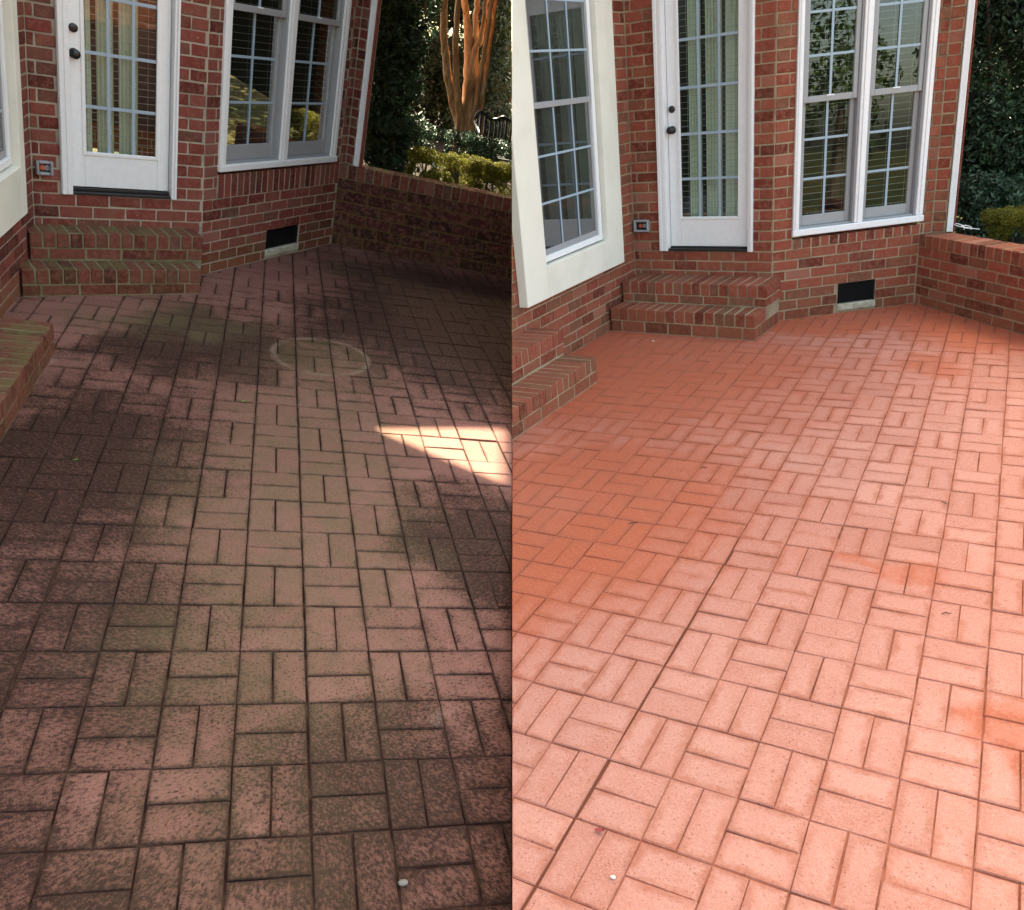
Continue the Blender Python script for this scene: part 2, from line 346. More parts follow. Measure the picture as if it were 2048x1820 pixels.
# ------------------------------------------------------------------ patio (pavers in basket weave)
def patio_material(p, root):
    s = NT('grimy_pink_paver' if p.dirty else 'washed_salmon_paver'); v = s.coords(root); r = s.rnd()
    nA = s.noise(v, 1.1, 5, .6); nB = s.noise(v, 5, 5, .6)
    cxy = s.n('TexNoise', {'Vector': v, 'Scale': 2.2, 'Detail': 4}).outputs['Color']
    wob = s.n('VectorMath', {0: s.n('VectorMath', {0: cxy, 1: (.5, .5, .5)}, operation='SUBTRACT').outputs[0], 'Scale': .85}, operation='SCALE').outputs[0]
    vw = s.n('VectorMath', {0: v, 1: wob}, operation='ADD').outputs[0]
    fine = s.noise(v, 330, 3, .7); mid = s.noise(v, 58, 8, .74); spk = s.noise(v, 115, 4, .7); grn = s.noise(v, 85, 6, .8); nC = s.noise(v, 16, 5, .65)
    def E(px, rx, ry, rot=0.0, soft=.7, vec=None):
        q = floor_at(p, *px); return s.ell(vec or vw, (q.x, q.y), rx, ry, rot, soft)
    mx = lambda a, b: s.math('MAXIMUM', a, b)
    mul = lambda a, b: s.math('MULTIPLY', a, b)
    add = lambda a, b: s.math('ADD', a, b)
    # distance to the nearest joint of the weave: dirt and damp keep to the joints
    xyz = s.n('SeparateXYZ', {0: v}); gx, gy = s.math('DIVIDE', xyz.outputs[0], p.bx), s.math('DIVIDE', xyz.outputs[1], p.by)
    fu, fv = s.math('FRACT', gx), s.math('FRACT', gy)
    par = s.math('FLOORED_MODULO', add(s.math('FLOOR', gx), s.math('FLOOR', gy)), 2.0)
    du = mul(s.math('MINIMUM', fu, s.math('SUBTRACT', 1.0, fu)), p.bx); dv = mul(s.math('MINIMUM', fv, s.math('SUBTRACT', 1.0, fv)), p.by)
    mu = mul(s.math('ABSOLUTE', s.math('SUBTRACT', fu, .5)), p.bx); mv = mul(s.math('ABSOLUTE', s.math('SUBTRACT', fv, .5)), p.by)
    dmid = add(mul(par, mu), mul(s.math('SUBTRACT', 1.0, par), mv))
    dj = s.math('MINIMUM', s.math('MINIMUM', du, dv), dmid)
    edge = s.step(s.math('SUBTRACT', dj, mul(s.math('SUBTRACT', nC, .42), .06)), .028, .0)
    cen = lambda x, k: mul(s.math('SUBTRACT', x, .5), k)
    if p.dirty:
        base = s.mix(r, (.265, .113, .088), (.20, .076, .057)); base = s.mix(s.step(fine, .35, .7), base, (.33, .155, .124))
        # how much grime has settled: stains with own shapes, plus a painted sun patch
        dark = mx(E((400, 690), .62, .5), mx(E((880, 650), 1.05, 1.2, -.2), mx(E((170, 930), .62, .7), E((960, 1090), .40, .5))))
        dark = mx(dark, mx(mul(E((760, 1650), .8, .6), .62), mx(mul(E((200, 1290), .70, .62), .6), mul(E((90, 1740), .6, .5), .65))))
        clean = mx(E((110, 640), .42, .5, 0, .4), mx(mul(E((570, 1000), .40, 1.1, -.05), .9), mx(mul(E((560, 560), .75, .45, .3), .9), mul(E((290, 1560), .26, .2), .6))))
        clean = mx(clean, E((960, 895), .55, .3, 0, .4))  # paler floor painted under the sun wedge to brighten it
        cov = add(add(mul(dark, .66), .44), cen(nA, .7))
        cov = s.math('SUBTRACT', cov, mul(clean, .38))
        cov = add(cov, add(cen(nB, .6), add(cen(nC, .6), add(cen(r, .10), mul(edge, .12)))))
        thr = s.n('MapRange', {0: cov, 1: 0.0, 2: 1.0, 3: .62, 4: .455}).outputs[0]
        grain = add(mul(mid, .36), add(mul(spk, .30), add(mul(grn, .24), mul(fine, .10))))
        sp = s.n('MapRange', {0: s.math('SUBTRACT', grain, thr), 1: -.02, 2: .055}).outputs[0]
        film = s.step(cov, .25, 1.05)
        c = s.mix(mul(film, .80), base, s.mix(nC, (.066, .027, .014), (.115, .043, .026)))
        c = s.mix(mul(sp, .90), c, (.016, .006, .004))
        # algae in the middle, drawn out along the run-off
        alg = mul(mx(E((600, 1000), .52, 1.6, -.1), mx(E((330, 650), .55, .3), E((690, 540), .25, .2))), s.step(add(nB, mul(s.math('SUBTRACT', nC, .5), .35)), .12, .72))
        c = s.mix(mul(alg, .66), c, s.mix(spk, (.07, .053, .018), (.24, .185, .095)))
        corner = mul(E((900, 580), 1.1, .7, -.25, .7), .85); c = s.mix(corner, c, s.mix(spk, (.012, .006, .005), (.075, .034, .028)))  # near-black corner by the garden wall: shade painted into the colour
        # the ring left by a flower pot
        q = floor_at(p, 642, 712); mp = s.n('Mapping', {'Vector': v, 'Location': (q.x, q.y, 0), 'Scale': (.31, .31, 1e6)}, vector_type='TEXTURE')
        ln = s.n('VectorMath', {0: mp.outputs[0]}, operation='LENGTH').outputs['Value']
        ring = mul(mul(s.step(ln, .88, .97), s.step(ln, 1.1, 1.0)), s.step(nB, .3, .55))
        tight = s.step(s.math('SUBTRACT', dj, mul(s.math('SUBTRACT', nC, .45), .03)), .014, .002); c = s.mix(mul(mul(tight, s.step(nB, .3, .62)), .55), c, (.035, .014, .009))
        c = s.mix(mul(ring, .5), c, (.34, .23, .16)); c = s.mix(mul(s.step(ln, 1, .9), .25), c, (.16, .115, .05))
        c = s.mix(mul(s.step(spk, .56, .64), .6), c, (.028, .011, .008)); c = s.mix(mul(s.step(grn, .35, .62), .35), c, s.mix(.5, c, (.05, .02, .013))); c = s.mix(mul(s.step(fine, .60, .72), .32), c, (.50, .31, .25))
        # dried white paint flecks
        fl = mul(s.step(s.noise(v, 3.2, 2), .70, .76), s.step(spk, .5, .62))
        c = s.mix(mul(fl, .5), c, (.5, .46, .45))
        s.bump(add(mid, mul(fine, .6)), .9, .004); rough, spec = .9, .25
    else:
        base = s.ramp(r, [(0, (.36, .115, .078)), (.3, (.445, .168, .124)), (.6, (.41, .145, .104)), (.85, (.475, .188, .142)), (1, (.51, .222, .17))])
        base = s.mix(s.step(fine, .38, .7), base, (.56, .27, .215)); base = s.mix(mul(s.step(mid, .52, .66), .5), base, (.42, .14, .088))
        pale = mul(mx(E((1620, 930), .7, .35, -.3), mx(E((1880, 850), .35, .35), E((1560, 1550), 1.3, .9))), s.step(nB, .3, .6)); base = s.mix(mul(pale, .4), base, (.58, .315, .26))
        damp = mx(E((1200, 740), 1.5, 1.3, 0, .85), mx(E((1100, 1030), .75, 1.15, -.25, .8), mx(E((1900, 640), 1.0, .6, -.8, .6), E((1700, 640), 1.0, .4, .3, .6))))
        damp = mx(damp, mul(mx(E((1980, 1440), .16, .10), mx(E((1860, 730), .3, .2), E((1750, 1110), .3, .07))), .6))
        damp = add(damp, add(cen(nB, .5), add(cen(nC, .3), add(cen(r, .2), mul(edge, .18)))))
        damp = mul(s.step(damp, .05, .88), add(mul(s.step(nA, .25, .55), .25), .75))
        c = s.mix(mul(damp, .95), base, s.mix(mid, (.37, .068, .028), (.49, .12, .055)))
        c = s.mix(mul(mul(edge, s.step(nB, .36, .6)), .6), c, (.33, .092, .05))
        c = s.mix(mul(s.step(spk, .60, .66), .8), c, (.15, .045, .028)); c = s.mix(mul(s.step(grn, .42, .64), .30), c, s.mix(.5, c, (.36, .12, .07))); c = s.mix(mul(s.step(grn, .5, .34), .28), c, (.64, .34, .265))
        s.bump(add(mid, mul(fine, .6)), .6, .003); rough, spec = s.n('MapRange', {0: damp, 1: 0.0, 2: 1.0, 3: .88, 4: .74}).outputs[0], .25
    return s.out(c, rough, spec)

def poly_clip(pts, n, d):            # keep the side where n.x >= d
    out = []
    for i in range(len(pts)):
        a, b = pts[i-1], pts[i]; da, db = n.dot(a)-d, n.dot(b)-d
        if (da >= 0) != (db >= 0): out.append(a+(b-a)*(da/(da-db)))
        if db >= 0: out.append(b)
    return out
def build_patio(p):
    root_z = -.006
    x0, x1, y0, y1 = -3.4, 4.2, -3.6, 6.6
    mb = MB(); fr = Frame((0, 0), (1, 0))
    mb.solid([(x, y, z) for z in (root_z-.16, root_z) for x, y in ((x0, y0), (x1, y0), (x1, y1), (x0, y1))],
             [(3, 2, 1, 0), (4, 5, 6, 7), (0, 1, 5, 4), (1, 2, 6, 5), (2, 3, 7, 6), (3, 0, 4, 7)])
    bed = mb.build(p, 'patio', None, base=Vector((0, 0, 0)))
    tag(bed, kind='structure')
    tag(bed, 'dirty pink paver patio stained with black grime and algae' if p.dirty else 'freshly washed salmon paver patio with damp red edges', 'patio')
    jm = NT('dark_joint' if p.dirty else 'red_brown_joint'); v = jm.coords(); nn = jm.noise(v, 9, 4)
    if p.dirty: jm.out(jm.mix(jm.step(nn, .4, .7), (.022, .008, .006), (.075, .04, .025)), .95, .1)
    else: jm.out(jm.mix(jm.step(nn, .4, .72), (.34, .115, .07), (.13, .042, .025)), .95, .1)
    if not p.dirty:
        sx = jm.n('SeparateXYZ', {0: v}); ck = jm.math('MULTIPLY', jm.step(jm.math('ABSOLUTE', sx.outputs[0]), .010, .007), jm.step(sx.outputs[1], 1.5, 1.0))
        jm.put(jm.b.inputs['Base Color'], jm.mix(ck, jm.b.inputs['Base Color'].links[0].from_socket, (.15, .05, .03)))
    bed.data.materials.append(jm.m)
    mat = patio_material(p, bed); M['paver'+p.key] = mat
    # solid things the pavers stop at
    walls = [Frame(p.lwA, p.N), Frame(p.N, p.E), Frame(p.E, p.W), Frame(p.W, p.Gfar)]
    joint = .0062 if p.dirty else .0038
    jr = random.Random(5); jw = {}
    rr_ = 0
    def jx(ax, i):
        if (ax, i) not in jw: jw[ax, i] = joint*jr.uniform(.38, .60)
        return jw[ax, i]+(0 if p.dirty or ax != 'x' or i else jr.uniform(.0006, .0038)*(rr_ < 5))
    cand = []
    for c in range(-22, 24):
        for r in range(-14, 26):
            rr_ = r
            vert = (c+r) % 2 == 1
            X, Y = c*p.bx, r*p.by
            for h in (0, 1):
                if vert: rc = (X+h*p.bx/2, Y, X+(h+1)*p.bx/2, Y+p.by)
                else: rc = (X, Y+h*p.by/2, X+p.bx, Y+(h+1)*p.by/2)
                ctr = Vector(((rc[0]+rc[2])/2, (rc[1]+rc[3])/2))
                if not (x0+.15 < ctr.x < x1-.15 and y0+.15 < ctr.y < y1): continue
                if all(f.n.dot(ctr-f.A) > -.14 for f in walls[:1]) is False: continue
                if walls[3].n.dot(ctr-walls[3].A) < -.14: continue
                if walls[1].n.dot(ctr-walls[1].A) < -.14 and walls[2].n.dot(ctr-walls[2].A) < -.14: continue
                u, vv, zz = project(p, (ctr.x, ctr.y, 0))
                lo, hi = (-1500, 1300) if p.sgn < 0 else (750, 3500)
                if not (zz > .3 and lo < u < hi and vv < 6000): continue
                vis = (0 if p.sgn < 0 else 1024)-60 < u < (1024 if p.sgn < 0 else 2048)+60 and vv < 1880
                if vert: gaps = (jx('x', c) if h == 0 else joint*.4, jx('y', r), jx('x', c+1) if h else joint*.4, jx('y', r+1))
                else: gaps = (jx('x', c), jx('y', r) if h == 0 else joint*.4, jx('x', c+1), jx('y', r+1) if h else joint*.4)
                cand.append((0 if vis else 1, zz, rc, gaps))
    cand.sort()
    # the party plane on the ground: keep our own side
    rr = p.R[0]; nn2 = Vector((rr.x, rr.y))*p.sgn; dd = rr.dot(p.C)*p.sgn+.0007
    rest = MB(); tones = []; count = 0
    for vis, zz, rc, g in cand:
        x0_, y0_, x1_, y1_ = rc[0]+g[0], rc[1]+g[1], rc[2]-g[2], rc[3]-g[3]
        j = .0021
        poly = [Vector((x+random.uniform(-j, j), y+random.uniform(-j, j))) for x, y in ((x0_, y0_), (x1_, y0_), (x1_, y1_), (x0_, y1_))]
        dz = random.gauss(0, .0013); tx, ty = random.gauss(0, .008), random.gauss(0, .008)
        poly2 = poly_clip(poly, nn2, dd)
        if len(poly2) < 3: continue
        cen = sum(poly2, Vector((0, 0)))/len(poly2); n = len(poly2)
        def ring(sh, z): return [(q.x+(cen.x-q.x)/max((cen-q).length, .01)*sh, q.y+(cen.y-q.y)/max((cen-q).length, .01)*sh, z+dz+tx*(q.x-cen.x)+ty*(q.y-cen.y)) for q in poly2]
        vs = ring(.0045, 0) + ring(0, -.0035) + ring(0, -.03)
        fs = [tuple(range(n))]+[(k, n+k, n+(k+1) % n, (k+1) % n) for k in range(n)]+[(n+k, 2*n+k, 2*n+(k+1) % n, n+(k+1) % n) for k in range(n)]
        fs = [f if i == 0 else f for i, f in enumerate(fs)]
        if count < 300 and not vis:
            b = Vector((cen.x, cen.y, -.03))
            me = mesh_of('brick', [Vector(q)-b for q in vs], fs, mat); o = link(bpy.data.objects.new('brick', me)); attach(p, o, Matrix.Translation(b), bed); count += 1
        else:
            rest.solid(vs, fs); tones += [random.random()]*len(vs)
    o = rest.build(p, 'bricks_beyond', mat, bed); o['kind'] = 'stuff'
    at = o.data.attributes.new('tone', 'FLOAT', 'POINT'); at.data.foreach_set('value', tones)
    p.patio = bed

# ------------------------------------------------------------------ steps
def stair(p, name, fr, levels, label, group, mat, mortar, end_cap=True):
    # levels: (along0, along1, outward0, outward1, z0, z1) ; rowlock treads over one stretcher course
    root = empty(p, name, fr.pt((levels[0][0]+levels[0][1])/2, levels[0][3]/2, 0), label, 'steps', group)
    for a0, a1, d0, d1, z0, z1 in levels:
        row = .100 if z1-z0 > .15 else (z1-z0)*.56
        core = MB(); core.cbox(fr, a0+.008, a1-.008, 0, d1-.007, z0-.03, z1-.0045, 0); c = core.build(p, 'step_core', mortar, root)
        ns = max(1, round((a1-a0)/.215)); L = (a1-a0)/ns; sh = L*.5
        xs = sorted({a0, a1, *[a0+sh+i*L for i in range(ns) if a0+sh+i*L < a1-.03]})
        for q0, q1 in zip(xs, xs[1:]):     # riser course
            brick(p, c, fr, (q0+q1)/2, d1-.045-.004, (z0+z1-row)/2, q1-q0-.010, .09, z1-row-z0-.012, mat)
        k = max(2, round((d1)/.09))
        for i in range(1, k):              # course on the exposed end
            brick(p, c, fr, a1-.045, d1-.09*i-.05, (z0+z1-row)/2, .086, .082, z1-row-z0-.012, mat)
        nr = max(1, round((a1-a0)/.081)); L = (a1-a0)/nr
        dep = d1-d0
        for i in range(nr):                # rowlock tread
            o = brick(p, c, fr, a0+(i+.5)*L, d0+dep/2+random.uniform(-.002, .003), z1-row/2+random.uniform(-.0015, .0015), L-.0095, dep-.004, row-.004, mat)
    return root

# ------------------------------------------------------------------ windows and doors
def pane(p, fr, parent, a0, a1, d, z0, z1, m='glass'):
    mb = MB(); mb.cbox(fr, a0, a1, d-.003, d, z0, z1, 0); return mb.build(p, 'pane', M[m], parent)
def bars(p, fr, parent, a0, a1, d, z0, z1, vert, horiz, wdt=.018):
    for a in vert:
        mb = MB(); mb.cbox(fr, a-wdt/2, a+wdt/2, d-.006, d, z0, z1, .001); mb.build(p, 'muntin', M['muntin'], parent)
    for z in horiz:
        mb = MB(); mb.cbox(fr, a0, a1, d-.0075, d-.0015, z-wdt/2, z+wdt/2, .001); mb.build(p, 'muntin', M['muntin'], parent)
def sash(p, fr, parent, a0, a1, dc, z0, z1, st=.035, rail=.045, top=.035):
    mb = MB()
    mb.cbox(fr, a0, a0+st, dc-.018, dc+.014, z0, z1); mb.cbox(fr, a1-st, a1, dc-.018, dc+.014, z0, z1)
    mb.cbox(fr, a0+st+.0005, a1-st-.0005, dc-.017, dc+.013, z0, z0+rail); mb.cbox(fr, a0+st+.0005, a1-st-.0005, dc-.017, dc+.013, z1-top, z1)
    mb.build(p, 'sash', M['sash'], parent)
    pane(p, fr, parent, a0+st, a1-st, dc, z0+rail, z1-top, 'door_glass' if p.dirty else 'glass')
    return a0+st, a1-st, z0+rail, z1-top
def blind(p, fr, parent, a0, a1, d, z0, z1, pitch=.042, tilt=.010, dep=.024):
    mb = MB(); z = z0
    while z < z1:
        vs = [fr.pt(a0, d, z), fr.pt(a1, d, z), fr.pt(a1, d-dep, z+tilt), fr.pt(a0, d-dep, z+tilt)]
        mb.solid([v+Vector((0, 0, h)) for h in (0, .002) for v in vs], [(3, 2, 1, 0), (4, 5, 6, 7), (0, 1, 5, 4), (1, 2, 6, 5), (2, 3, 7, 6), (3, 0, 4, 7)])
        z += pitch
    for k in (.12, .5, .88):
        a = a0+(a1-a0)*k; mb.tube([fr.pt(a, d+.002, z0), fr.pt(a, d+.002, z1)], .0012, 5)
    o = mb.build(p, 'blind', M['blind'], parent); o['kind'] = 'stuff'
def curtain(p, fr, parent, a0, a1, d, z0, z1, folds=7):
    mb = MB(); n = folds*8
    pts = [(a0+(a1-a0)*i/n, d+.022*math.sin(i/8*2*math.pi)+random.uniform(-.004, .004)) for i in range(n+1)]
    vs = [fr.pt(a, dd, z) for z in (z0, z1) for a, dd in pts] + [fr.pt(a, dd-.004, z) for z in (z0, z1) for a, dd in pts]
    m = n+1; fs = []
    for i in range(n): fs += [(i, i+1, m+i+1, m+i), (2*m+i+1, 2*m+i, 3*m+i, 3*m+i+1)]
    mb.solid(vs, fs); mb.build(p, 'curtain', M['curtain'], parent, smooth=True)

def build_door(p, fr, root):
    a0, a1 = p.t0, p.t1; Wd = a1-a0; z0 = p.h3; zt = z0+2.12
    s0, s1 = a0+Wd*.095, a0+Wd*.95
    um = 257 if p.dirty else 1429
    zs = fr.hit(p, um, 378.8 if p.dirty else 493, -.04)[1]; zg = fr.hit(p, um, 313.7 if p.dirty else 436, -.04)[1]
    zr = [fr.hit(p, 240.7 if p.dirty else 1426.8, v, -.05)[1] for v in ((220.4, 114) if p.dirty else (356, 264.8, 171, 71))]
    ph = (zr[-1]-zr[0])/(len(zr)-1)
    zr = [zr[0]+i*ph for i in range(4)]; zgt = zr[-1]+ph
    g0, g1 = a0+Wd*.215, a0+Wd*.84; ds = -.045
    mb = MB()                        # the leaf: two stiles, bottom and top rail
    mb.cbox(fr, s0+.004, g0, ds-.04, ds, zs, zgt+.14); mb.cbox(fr, g1, s1-.004, ds-.04, ds, zs, zgt+.14)
    mb.cbox(fr, g0+.0005, g1-.0005, ds-.039, ds-.001, zs+.0005, zg); mb.cbox(fr, g0+.0005, g1-.0005, ds-.039, ds-.001, zgt, zgt+.14)
    fmg = .012                       # raised lite frame
    for b in ((g0-fmg, g0+fmg, zg-fmg, zgt+fmg), (g1-fmg, g1+fmg, zg-fmg, zgt+fmg)): mb.cbox(fr, b[0], b[1], ds-.012, ds+.007, b[2], b[3])
    mb.cbox(fr, g0+fmg, g1-fmg, ds-.012, ds+.006, zg-fmg, zg+fmg); mb.cbox(fr, g0+fmg, g1-fmg, ds-.012, ds+.006, zgt-fmg, zgt+fmg)
    door = mb.build(p, 'door', M['white'], root); door['label'] = 'white glazed door with pale blue grilles'
    mb = MB()                        # casing and jambs
    for q0, q1 in ((a0, s0), (s1, a1)):
        mb.cbox(fr, q0, q1, -.11, .016, z0+.0, zt); m = (q0+q1)/2
    mb.cbox(fr, a0+.004, a0+(s0-a0)*.42, .0165, .028, z0+.002, zt-.002, .005); mb.cbox(fr, a0+(s0-a0)*.55, s0-.008, .0165, .021, z0+.003, zt-.003, .003)
    mb.cbox(fr, a1-(a1-s1)*.55, a1-.004, .0165, .026, z0+.002, zt-.002, .005)
    mb.build(p, 'casing', M['white'], door)
    mb = MB(); mb.cbox(fr, s0-.012, s1+.004, -.10, .012, z0+.001, z0+.02, .004); mb.cbox(fr, s0+.001, s1-.001, -.10, -.03, z0+.0205, zs-.004, .003)
    mb.build(p, 'threshold', M['rubber'], door)
    pane(p, fr, door, g0, g1, ds-.015, zg, zgt, 'door_glass')
    bars(p, fr, door, g0, g1, ds-.0075, zg, zgt, [g0+(g1-g0)/3, g0+(g1-g0)*2/3], zr, .021)
    for nm, (u, v), pr in (('deadbolt', (140, 54) if p.dirty else (1347, 218.4), [(0, .027), (.012, .027), (.016, .022), (.018, .010)]),
                           ('knob', (146.2, 106) if p.dirty else (1348.8, 259.7), [(0, .031), (.006, .031), (.010, .013), (.030, .012), (.038, .026), (.052, .030), (.062, .024), (.066, .010)])):
        a, z = fr.hit(p, u, v, ds); a = (s0+g0)/2-.006
        mb = MB(); mb.lathe(fr, a, z, [(ds+d, r) for d, r in pr]); k = mb.build(p, nm, M['black'], door, smooth=True)
    blind(p, fr, door, g0-.01, g1+.01, ds-.06, zg-.02, zgt+.02, .046, .0006, .004)
    wg = g1-g0
    for q0, q1, dd, nf in (((.0, .16, .10, 2), (.24, .46, .12, 4), (.52, .78, .10, 5)) if p.dirty else ((.10, .30, .10, 4), (.36, .62, .13, 5), (.70, .98, .11, 5))):
        curtain(p, fr, door, g0+wg*q0, g0+wg*q1, ds-dd, zg-.1, zgt+.05, nf)
    mb = MB(); mb.cbox(fr, a0+.02, a1-.02, -1.3, -.12, z0-.02, z0+.01, .0); mb.build(p, 'room_floor', M['carpet'], door)
    return (a0+.004, z0, a1-.004, zt)

def build_twin_window(p, fr, root, px_meet, px_glass, px_low, px_up):
    a0, a1 = fr.len*p.w0, fr.len*p.w1; Wd = a1-a0; z0 = p.hs; zt = z0+2.1
    zm = fr.hit(p, *px_meet, -.03)[1]; zt = zm+(zm-z0)*.98
    c = lambda t: a0+Wd*t
    mb = MB()
    mb.cbox(fr, c(0), c(.045), -.10, .018, z0+.05, zt, .004); mb.cbox(fr, c(.945), c(1), -.10, .018, z0+.05, zt, .004)
    mb.cbox(fr, c(.468), c(.532), -.10, .017, z0+.05, zt, .004)
    mb.cbox(fr, c(0)-.006, c(1)+.006, -.10, .03, z0, z0+.0495, .005); mb.cbox(fr, c(0), c(1), -.10, .018, zt+.0005, zt+.07, .004)
    for q in (.014, .967, .488): mb.cbox(fr, c(q), c(q+.018), .0185, .024, z0+.0505, zt-.001, .003)
    win = mb.build(p, 'window', M['white'], root); win['label'] = 'white twin double hung window with blue grilles'
    for q0, q1 in ((.045, .468), (.532, .945)):
        b0, b1 = c(q0)+.001, c(q1)-.001
        mb = MB()                    # side tracks and stepped sill
        mb.cbox(fr, b0, b0+.014, -.095, .004, z0+.05, zt); mb.cbox(fr, b1-.014, b1, -.095, .004, z0+.05, zt)
        mb.cbox(fr, b0+.015, b1-.015, -.095, -.002, z0+.0505, z0+.064)
        mb.build(p, 'track', M['sashdark'], win)
        g = sash(p, fr, win, b0+.0145, b1-.0145, -.022, zm-.022, zt-.001)          # upper, outer sash
        hz = [fr.hit(p, u, v, -.03)[1] for u, v in px_up]
        bars(p, fr, win, g[0], g[1], -.0145, g[2], g[3], [(g[0]+g[1])/2], [z for z in hz if g[2]+.03 < z < g[3]-.03] or [g[2]+(g[3]-g[2])*k/3 for k in (1, 2)])
        zl = fr.hit(p, *px_glass, -.055)[1]
        g = sash(p, fr, win, b0+.0145, b1-.0145, -.058, z0+.0645, zm+.02, .035, max(.03, zl-z0-.0645))
        bars(p, fr, win, g[0], g[1], -.0505, g[2], g[3], [(g[0]+g[1])/2], [fr.hit(p, u, v, -.06)[1] for u, v in px_low])
        blind(p, fr, win, b0, b1, -.10, z0+.05, zt, .05, .001, .007)
        mb = MB(); mb.cbox(fr, (b0+b1)/2-.03, (b0+b1)/2+.03, -.024, -.004, zm+.0135, zm+.024); mb.build(p, 'sash_lock', M['white'], win)
    return (a0+.004, z0-.02, a1-.004, zt+.05)

def build_house(p):
    D = p.dirty; bm, mo = (M['brickL'], M['mortL']) if D else (M['brickR'], M['mortR'])
    label = 'red brick house with white door, grimy walls and dark reflecting windows' if D else 'clean red brick house with cream stucco bay and white door'
    root = empty(p, 'brick_house', Vector((p.E.x, p.E.y, 0)), label, 'house')
    frD, frB, frL = Frame(p.N, p.E), Frame(p.E, p.W), Frame(p.lwA, p.N)
    c = p.h3/7; L = .212
    top = 2.75; n = int(top/c)
    opd = build_door(p, frD, root)
    brick_wall(p, root, 'door_wall', p.N, p.E, 0, n, c, L, bm, mo, [(opd[0], p.h3-.001, opd[2], opd[3])], shift=.05, ext=(.1, 0))
    if D: opw = build_twin_window(p, frB, root, (623.5, 38), (608, 282.5), ((608, 206.5), (608, 124)), ((608, -40), (608, -110)))
    else: opw = build_twin_window(p, frB, root, (1650, 196), (1642, 427), ((1641, 354.7), (1641, 276)), ((1650, 109), (1650, 21.5)))
    # crawl-space vent
    q = ((532.3, 454.5), (599.4, 441.8), (533.5, 500), (596.9, 486)) if D else ((1675.3, 567.2), (1752.6, 558.3), (1675.3, 609), (1748.8, 598.9))
    hh = [frB.hit(p, *x) for x in q]; va0, va1 = (hh[0][0]+hh[2][0])/2, (hh[1][0]+hh[3][0])/2
    vz0, vz1 = (hh[2][1]+hh[3][1])/2, (hh[0][1]+hh[1][1])/2
    zsill = p.hs-.022; zrow = 7*c
    brick_wall(p, root, 'bay_wall', p.E, p.W, 0, n, c, L, bm, mo, [(opw[0], zrow, opw[2], opw[3]), (opw[0]+.01, zrow, frB.len+.01, zsill), (va0, max(vz0-.05, 0.02), va1, vz1)], shift=.11, ext=(0, .1))
    mb = MB(); mb.cbox(frB, opw[0]+.002, frB.len, -.105, .0005, zrow, zsill-.005, 0); sillc = mb.build(p, 'window_sill', mo, root)
    a = opw[0]+.004; nr = round((frB.len-a)/.078); Ls = (frB.len-a)/nr
    for i in range(nr): brick(p, sillc, frB, a+(i+.5)*Ls, -.046, (zrow+zsill)/2, Ls-.0105, .10, zsill-zrow-.006, bm)
    mb = MB()
    for e in ((va0, va0+.012), (va1-.012, va1)): mb.cbox(frB, e[0], e[1], -.06, -.012, vz0, vz1)
    mb.cbox(frB, va0+.0125, va1-.0125, -.06, -.012, vz1-.012, vz1)
    k = vz0+.004
    while k < vz1-.02:
        vs = [frB.pt(va0+.0125, -.02, k), frB.pt(va1-.0125, -.02, k), frB.pt(va1-.0125, -.05, k+.016), frB.pt(va0+.0125, -.05, k+.016)]
        mb.solid([x+Vector((0, 0, h)) for h in (0, .003) for x in vs], [(3, 2, 1, 0), (4, 5, 6, 7), (0, 1, 5, 4), (1, 2, 6, 5), (2, 3, 7, 6), (3, 0, 4, 7)]); k += .02
    mb.cbox(frB, va0, va1, -.11, -.065, vz0, vz1); vent = mb.build(p, 'vent', M['black'], root)
    mb = MB(); mb.cbox(frB, va0-.004, va1+.004, -.08, .010, max(vz0-.055, .005), vz0-.001, .006); mb.build(p, 'vent_sill', M['concrete'], vent)
    # short return beside the window, standing on the garden wall, and the white corner board
    W2 = p.W+frB.u*.10; fr1 = Frame(p.W, W2)
    zg = p.hg+.002; n2 = int((top-zg)/c)
    brick_wall(p, root, 'return_wall', p.W, W2, zg, n2, c, L, bm, mo, shift=.03, ext=(.03, .06))
    Bp = p.B; fr2 = Frame(W2, Bp)
    frR = Frame(W2, W2+(Bp-W2).normalized()*max(.10, (Bp-W2).length-.035))
    brick_wall(p, root, 'return_wall', frR.A, frR.B, zg, n2, c, L, bm, mo, shift=.09, ext=(.06, 0))
    mb = MB(); mb.cbox(frR, frR.len+.006, frR.len+.052, -.06, .012, zg+.002, 4.2, .003); mb.cbox(frR, frR.len+.009, frR.len+.02, .0125, .018, zg+.003, 4.19, .002)
    mb.build(p, 'corner_board', M['board'], root)
    mb = MB(); mb.cbox(frR, frR.len+.0525, frR.len+.066, -.045, -.012, zg+.002, 4.2, .002); mb.build(p, 'side_wall', bm, root)
    # left wall, brick, with the stucco bay in front
    nl = n
    brick_wall(p, root, 'left_wall', p.lwA, p.N, 0, nl, c, L, bm, mo, shift=.02, ext=(0, .1))
    build_stucco(p, root, frL)
    # body of the house above and behind
    H = 9.5 if D else 10.5
    back = 9.5
    foot = [p.lwA+Vector((-.005, 0)), p.N+Vector((-.005, .005)), p.E+Vector((0, .006)), p.W+Vector((-.004, .006)), W2+Vector((-.004, .004)), frR.B+Vector((-.004, .01)),
            Vector((frR.B.x-.55, back)), Vector((-6, back)), Vector((-6, p.lwA.y))]
    m = len(foot); zt = top+.01
    up = MB(); up.solid([(q.x, q.y, z) for z in (zt, H) for q in foot], [tuple(reversed(range(m))), tuple(range(m, 2*m))]+[(i, (i+1) % m, m+(i+1) % m, m+i) for i in range(m)])
    up.build(p, 'upper_storey', M['plainbrick'], root)
    rear = MB()
